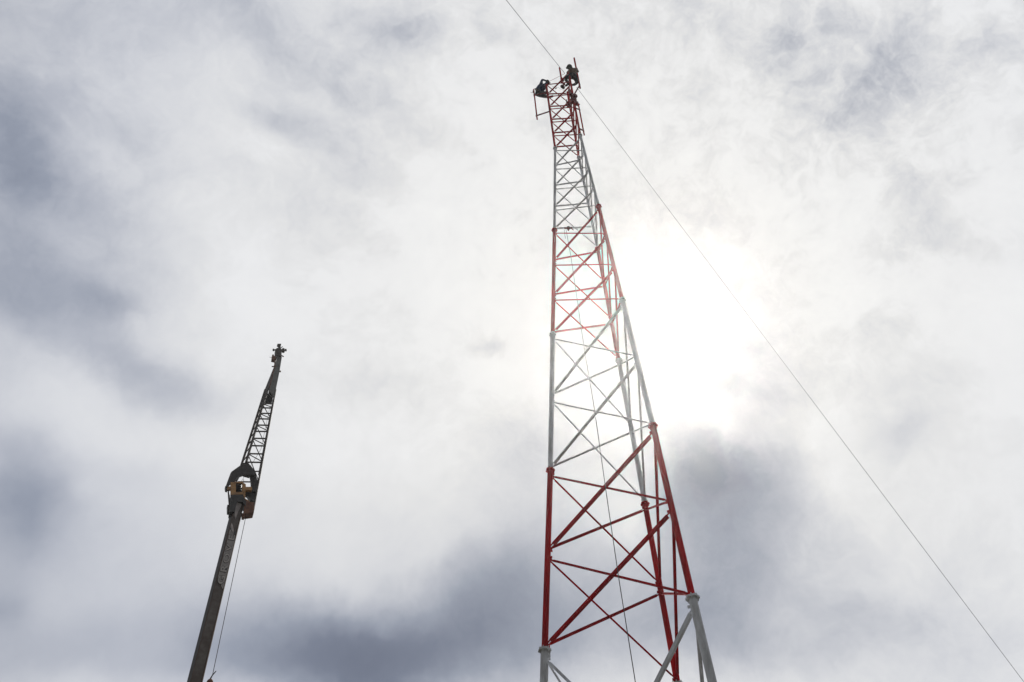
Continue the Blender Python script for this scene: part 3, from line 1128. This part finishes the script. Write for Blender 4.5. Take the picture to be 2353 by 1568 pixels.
def text_mesh(txt, offset):
    cu = bpy.data.curves.new('lettering', 'FONT')
    cu.body = txt
    cu.size = 1.0
    cu.offset = offset
    cu.extrude = 0.004
    cu.align_x = 'CENTER'
    cu.align_y = 'CENTER'
    o_ = bpy.data.objects.new('lettering', cu)
    COL.objects.link(o_)
    dg_ = bpy.context.evaluated_depsgraph_get()
    dg_.update()
    me_ = bpy.data.meshes.new_from_object(o_.evaluated_get(dg_))
    bpy.data.objects.remove(o_)
    return me_


LETTERS = 'GROVE'
ts = [tlo2 + (thi - tlo2) * (.035 + .93 * (i + .5) / 5) for i in range(5)]
lw = (ts[1] - ts[0])
for (off_, lift, m_, nm) in ((.055, .024, OUTLINE, 'letter_outline'), (.012, .032, LETTER, 'lettering')):
    mb = MB()
    for ch, t in zip(LETTERS, ts):
        me_ = text_mesh(ch, off_)
        P0, P1 = side_pt(t, .5), side_pt(t, .5, 1)
        e_ = (side_pt(t, 1.0) - side_pt(t, 0.0))
        hgt = e_.length * .66
        yv = -e_.normalized()
        for pl in me_.polygons:
            pass
        vsx = []
        for v_ in me_.vertices:
            lx, ly, lz = v_.co.x * lw * 1.12, v_.co.y * hgt * 1.38, v_.co.z
            lx2 = lx - ly * .30              # the panel is cut on a slant, the letters follow it
            vsx.append(P0 + ax * lx2 + yv * ly + nrm_side * (lift + lz))
        mb.add(vsx, [tuple(pl.vertices) for pl in me_.polygons])
    mb.build(nm, m_, boom, smooth=False)
ov = MB()
tt = t_of(y8(97))
c0 = side_pt(tt, .72, .006)
e_ = (side_pt(tt, 1) - side_pt(tt, 0)).normalized()
ov.prism([c0 + ax * (.16 * math.cos(q_ * math.pi / 8)) + e_ * (.05 * math.sin(q_ * math.pi / 8)) for q_ in range(16)], nrm_side * .006)
ov.build('boom_hole_shade', BLACK, boom, smooth=False)  # black oval plate painted for the dark inside of the hole
sp = MB()
t5 = t_of(y8(60))
sp.prism([side_pt(t5 - .1, .06, .004), side_pt(t_of(y8(160)), .86, .004), side_pt(t_of(y8(150)), .86, .004), side_pt(t5 + .1, .06, .004)], nrm_side * .008)
sp.build('dark_stripe', OUTLINE, boom, smooth=False)
cp = MB()                                     # pale worn patch near the boom head
def wp(t, q):
    return side_pt(t_of((1750 + t / 3.4857) / 1.7408), q, .006)


cp.prism([wp(890, .10), wp(895, .72), wp(1000, .70), wp(1060, .52), wp(1180, .42), wp(1130, .20), wp(1030, .04)], nrm_side * .006)
cp.prism([wp(1240, .08), wp(1270, .30), wp(1330, .55), wp(1390, .62), wp(1330, .25), wp(1300, .05)], nrm_side * .006)
cp.build('worn_patch', mat("worn_primer", (0.50, 0.45, 0.43), (0.26, 0.23, 0.22), .7, scale=2.5), boom, smooth=False)

# boom head: yellow sheave frame, rusty cheek box, pins
hd = empty('boom_head', c7(520, 720), crane)
b = MB()
fv = VH
E_ = fv * .55


def slab(pts, off, thick, mb, mi=0, fn=c7):
    mb.prism([fn(x, y, off) for x, y in pts], fv * thick, mi)


slab([(428, 625), (500, 622), (500, 770), (428, 775)], -.30, .12, b)
slab([(590, 622), (640, 655), (640, 735), (590, 770)], -.30, .12, b)
slab([(428, 772), (590, 762), (604, 795), (428, 800)], -.32, .14, b)
slab([(470, 618), (604, 618), (604, 636), (470, 636)], -.31, .12, b)
slab([(428, 640), (640, 655), (640, 800), (428, 800)], .25, .10, b)
slab([(372, 684), (428, 684), (428, 722), (372, 722)], -.2, .16, b)
slab([(640, 690), (725, 690), (725, 740), (640, 730)], -.2, .16, b)
slab([(600, 740), (636, 735), (630, 850), (690, 890), (640, 905), (610, 850)], -.26, .10, b)
b.build('sheave_frame', YELLOW, hd, smooth=False)
b = MB()
for q_ in range(5):
    x = 512 + q_ * 17
    P = c7(x, 700, .0)
    b.tube([P - rt * .016, P + rt * .016], .20, 18)
b.tube([c7(425, 705, 0), c7(640, 712, 0)], .04, 10)
b.build('sheave', BLACK, hd)
b = MB()
slab([(430, 800), (600, 797), (640, 900), (640, 960), (590, 900), (520, 895), (480, 1040), (415, 1040), (425, 850)], -.36, .5, b)
slab([(640, 745), (740, 745), (790, 600), (770, 900), (700, 880), (660, 810), (640, 800)], .05, .2, b)
b.build('head_plate', BLACK, hd, smooth=False)
b = MB()
slab([(628, 865), (680, 895), (760, 910), (752, 1045), (640, 1060), (622, 1010)], -.30, .45, b)
slab([(585, 1060), (632, 1040), (620, 1118), (588, 1112)], -.25, .2, b)
slab([(620, 905), (640, 905), (630, 1080), (612, 1075)], -.33, .05, b)
b.build('cheek_box', RUST, hd, smooth=False)
b = MB()
slab([(382, 940), (430, 935), (425, 1035), (385, 1035)], -.1, .25, b)
slab([(352, 680), (382, 676), (380, 722), (358, 726)], -.22, .22, b)
b.tube([c7(368, 722, -.1), c7(372, 765, -.1)], .02, 8)
b.tube([c7(392, 725, -.1), c7(408, 930, -.1)], .035, 8)
b.tube([c7(408, 800, -.05), c7(420, 935, -.05)], .02, 8)
b.build('side_bracket', LATTICE, hd, smooth=False)
b = MB()
b.tube([c7(530, 620, -.1), c7(700, 622, -.1)], .035, 8)
b.tube([c7(608, 585, -.1), c7(610, 620, -.1)], .012, 6)
b.tube([c7(480, 625, -.2), c7(490, 590, -.2)], .03, 8)
b.tube([c7(480, 650, -.2), c7(500, 585, -.2), c7(575, 535, -.1)], .02, 8)
b.build('guard_bar', LATTICE, hd, smooth=False)

# jib: forked foot, four-chord lattice, plated tip and its sheave head
jib = empty('jib', c7(650, 400), crane)
b = MB()
slab([(580, 357), (668, 350), (745, 440), (772, 482), (776, 525), (690, 520), (600, 525), (545, 545), (500, 583), (435, 637), (375, 692), (355, 690), (425, 500), (440, 478), (570, 385)], -.28, .10, b)
slab([(690, 518), (776, 520), (806, 610), (790, 760), (740, 750), (712, 690), (705, 600)], -.05, .10, b)
slab([(500, 575), (560, 535), (530, 590), (520, 615), (505, 612)], .25, .10, b)
slab([(600, 500), (690, 505), (690, 555), (600, 530)], .3, .1, b)
b.build('jib_foot', BOOMTOP, jib, smooth=False)
b = MB()
slab([(770, 540), (808, 600), (765, 930), (748, 1045), (745, 900), (755, 700)], .28, .08, b)
b.build('side_plate', LATTICE, jib, smooth=False)
AO, BO, CO, DO = -.25, -.02, .30, .52


def chordA(ny):
    t = (1849 - ny) / (1849 - 1454.5)
    x = 985.0 + (1099.4 - 985.0) * t
    return x, ny


def chordB(ny):
    t = (2016.8 - ny) / (2016.8 - 1428.0)
    return 1018.0 + (1127.3 - 1018.0) * t, ny


def chordC(ny):
    t = (1856 - ny) / (1856 - 1448.6)
    return 967.8 + (1096.5 - 967.8) * t, ny


def chordD(ny):
    a, b_, c_ = chordA(ny), chordB(ny), chordC(ny)
    return b_[0] - (a[0] - c_[0]) * .3, ny


def nj(p, off):
    X, Y = p[0] / 1.7408, p[1] / 1.7408
    return at_hd(X, Y, hd_of(Y) + off)


def taper(off, ny):
    return off * (1 - .55 * max(0, (1849 - ny) / 420))


def ch(f_, off, ny):
    return nj(f_(ny), taper(off, ny))


for f_, o_, y0, y1, r_ in ((chordA, AO, 1852, 1545, .066), (chordB, BO, 2040, 1560, .05), (chordC, CO, 1862, 1560, .066), (chordD, DO, 1900, 1600, .035)):
    b = MB()
    b.tube([ch(f_, o_, y0 + (y1 - y0) * q_ / 6) for q_ in range(7)], r_, 10)
    b.build('chord', LATTICE, jib)
RY = [1615, 1632, 1654, 1676, 1701, 1726, 1754, 1783.5, 1815.5, 1849.5, 1886]
for ny in RY[:-1]:
    b = MB()
    b.bar(ch(chordA, AO, ny), ch(chordB, BO, ny + 1), .058, .058, ax)
    b.build('rung', LATTICE, jib, smooth=False)
b = MB()
b.bar(c7(772, 475, -.05), ch(chordB, BO, 1886), .05, .05, ax)
b.build('rung', LATTICE, jib, smooth=False)
for i in (0, 2, 4, 6, 8):
    b = MB()
    b.tube([ch(chordA, AO, RY[i] + 2), ch(chordB, BO, RY[i + 1] - 2)], .026, 8)
    b.build('diagonal', LATTICE, jib)
    b = MB()
    y2 = RY[i + 3] - 3 if i + 3 < len(RY) else 1925
    b.tube([ch(chordA, AO, RY[i] + 5), ch(chordB, BO, y2)], .024, 8)
    b.build('diagonal', LATTICE, jib)
for i in range(len(RY) - 2):
    b = MB()
    b.tube([ch(chordA, AO, RY[i]), ch(chordC, CO, RY[i + 1])], .026, 8)
    b.build('side_diagonal', LATTICE, jib)
# plated tip
b = MB()
tf = [(768, 748), (800, 600), (850, 395), (905, 268), (946, 300), (914, 500), (840, 862), (832, 850)]
b.prism([c6(x, y, -.12) for x, y in tf], fv * .04)
b.build('tip_plate', mat("jib_tip_grey", (0.20, 0.205, 0.19), (0.10, 0.095, 0.09), .55, scale=2), jib, smooth=False)
b = MB()
lft = [c6(640, 985, .20), c6(672, 868, .26), c6(706, 760, .22), c6(772, 595, .14), c6(842, 424, .03)]
rgt = [c6(690, 1000, -.14), c6(718, 930, -.135), c6(764, 752, -.125), c6(802, 602, -.12), c6(852, 396, -.10)]
for q_ in range(4):
    b.prism([lft[q_], rgt[q_], rgt[q_ + 1], lft[q_ + 1]], fv * .03 + rt * .01)
b.build('tip_side_plate', BOOMTOP, jib, smooth=False)
b = MB()
b.prism([c6(735, 800, .30), c6(838, 800, .24), c6(806, 938, .24), c6(712, 936, .30)], fv * .03)
b.prism([c6(770, 750, .22), c6(840, 600, .22), c6(850, 800, .22), c6(760, 800, .22)], fv * .03)
b.build('tip_back_plate', BLACK, jib, smooth=False)  # coloured black for the shade inside the hollow tip
b = MB()
b.tube([c6(758, 808, -.1), c6(828, 855, -.05)], .012, 6)
b.build('brace_rod', GALV, jib)
b = MB()
slab([(858, 195), (880, 178), (935, 182), (945, 205), (940, 292), (918, 290), (905, 268), (870, 330), (858, 300)], -.16, .32, b, fn=c6)
slab([(900, 128), (928, 128), (930, 182), (898, 182)], -.08, .16, b, fn=c6)
slab([(886, 121), (936, 121), (936, 133), (886, 133)], -.10, .20, b, fn=c6)
b.tube([c6(830, 206, 0), c6(1003, 209, 0)], .045, 10)
b.tube([c6(830, 196, 0), c6(831, 216, 0)], .05, 8)
b.tube([c6(1000, 198, 0), c6(1001, 219, 0)], .05, 8)
b.tube([c6(966, 196, 0), c6(964, 232, 0)], .09, 10)
b.tube([c6(935, 175, 0), c6(955, 162, 0)], .025, 8)
b.build('tip_head', LATTICE, jib, smooth=False)
b = MB()
slab([(815, 268), (836, 268), (838, 285), (862, 288), (856, 340), (808, 330)], -.15, .25, b, fn=c6)
b.tube([c6(775, 303, 0), c6(812, 310, 0)], .012, 6)
b.tube([c6(845, 340, -.1), c6(850, 400, -.1), c6(840, 435, -.1)], .035, 8)
b.tube([c6(808, 432, -.1), c6(882, 436, -.1)], .035, 8)
b.tube([c6(942, 282, 0), c6(968, 298, 0)], .035, 8)
b.tube([c6(915, 497, 0), c6(930, 502, 0)], .055, 8)
b.tube([c6(845, 440, -.12), c6(815, 560, -.10), c6(775, 720, -.13)], .03, 8)
b.build('tip_bracket', RUST, jib, smooth=False)

# hoist rope and hook
ra = c7(648, 1062, .05)
re = at_hd(488.5, 1551, 35.3)
rope('hoist_rope', [ra, lerp(ra, re, .5), re], .014, DARK, None, None, crane)
rope('hoist_rope', [c6(790, 945, .1), c6(660, 1560, .1), c7(580, 610, .1)], .009, DARK, None, None, crane)
hk = empty('hook', re, crane)
b = MB()
b.tube([at_hd(496.5, 1542.5, 35.3), at_hd(488.5, 1551.5, 35.3), at_hd(483.5, 1560, 35.3)], [.018, .022, .03], 8)
b.build('rope_clip', DARK, hk)
b = MB()
c = at_hd(482, 1570, 35.3)
b.ball(c, .13, .13, .17, None, 16, 12)
b.tube([c - Vector((0, 0, .15)), c - Vector((0, 0, .28))], .03, 8)
b.tube([c + Vector((.11 * math.cos(q_ * .5 + 1.57), 0, -.39 + .11 * math.sin(q_ * .5 + 1.57))) for q_ in range(10)], .025, 8)
b.build('hook_ball', RUST, hk)

# what carries the boom, below the picture: turntable and wheeled carrier
bt = Vector((footP.x, footP.y, 0))
yv = VH
xv = Vector((yv.y, -yv.x, 0))


def bxp(mb, c, hx, hy, z0, z1):
    mb.hexa([c + xv * (sx * hx) + yv * (sy * hy) + Vector((0, 0, z0)) for sx, sy in ((-1, -1), (1, -1), (1, 1), (-1, 1))] +
            [c + xv * (sx * hx) + yv * (sy * hy) + Vector((0, 0, z1)) for sx, sy in ((-1, -1), (1, -1), (1, 1), (-1, 1))])


b = MB()
bxp(b, bt, 1.25, 5.0, .75, 1.35)
for s_ in (-4, 4):
    bxp(b, bt + yv * s_, 2.6, .18, .8, 1.0)
    for q_ in (-2.5, 2.5):
        bxp(b, bt + yv * s_ + xv * q_, .12, .12, .04, .8)
        bxp(b, bt + yv * s_ + xv * q_, .3, .3, -.02, .04)
b.build('carrier', YELLOW, crane, smooth=False)
b = MB()
b.tube([bt + Vector((0, 0, 1.35)), bt + Vector((0, 0, 1.6))], .9, 24)
bxp(b, bt - yv * 1.3 + xv * .0, 1.0, 1.2, 1.6, 2.4)
bxp(b, bt + xv * .55, .12, .6, 1.6, 3.0)
bxp(b, bt - xv * .55, .12, .6, 1.6, 3.0)
b.build('turntable', YELLOW, crane, smooth=False)
for y_ in (-2.6, -1.3, 1.6, 2.9):
    for s_ in (-1, 1):
        b = MB()
        c = bt + yv * y_ + xv * (1.12 * s_) + Vector((0, 0, .55))
        b.tube([c - xv * .17, c - xv * .13, c + xv * .13, c + xv * .17], [.48, .54, .54, .48], 24)
        b.build('wheel', RUBBER, crane)

# ------------------------------------------------------------------ scattering volume added to give lens glare round the sun
hz = MB()
bxs = 290.0
hz.hexa([(-bxs, -bxs, -1.2), (bxs, -bxs, -1.2), (bxs, bxs, -1.2), (-bxs, bxs, -1.2), (-bxs, -bxs, 50), (bxs, -bxs, 50), (bxs, bxs, 50), (-bxs, bxs, 50)])
hm = bpy.data.materials.new("glare_volume")
hm.use_nodes = True
hn = hm.node_tree
hn.nodes.clear()
pv = hn.nodes.new('ShaderNodeVolumePrincipled')
pv.inputs['Color'].default_value = (0.96, 0.96, 0.95, 1)
pv.inputs['Density'].default_value = 0.00046
pv.inputs['Anisotropy'].default_value = 0.962
oo = hn.nodes.new('ShaderNodeOutputMaterial')
hn.links.new(pv.outputs[0], oo.inputs['Volume'])
glare_haze = hz.build('glare_haze', hm, smooth=False)
glare_haze['kind'] = 'stuff'
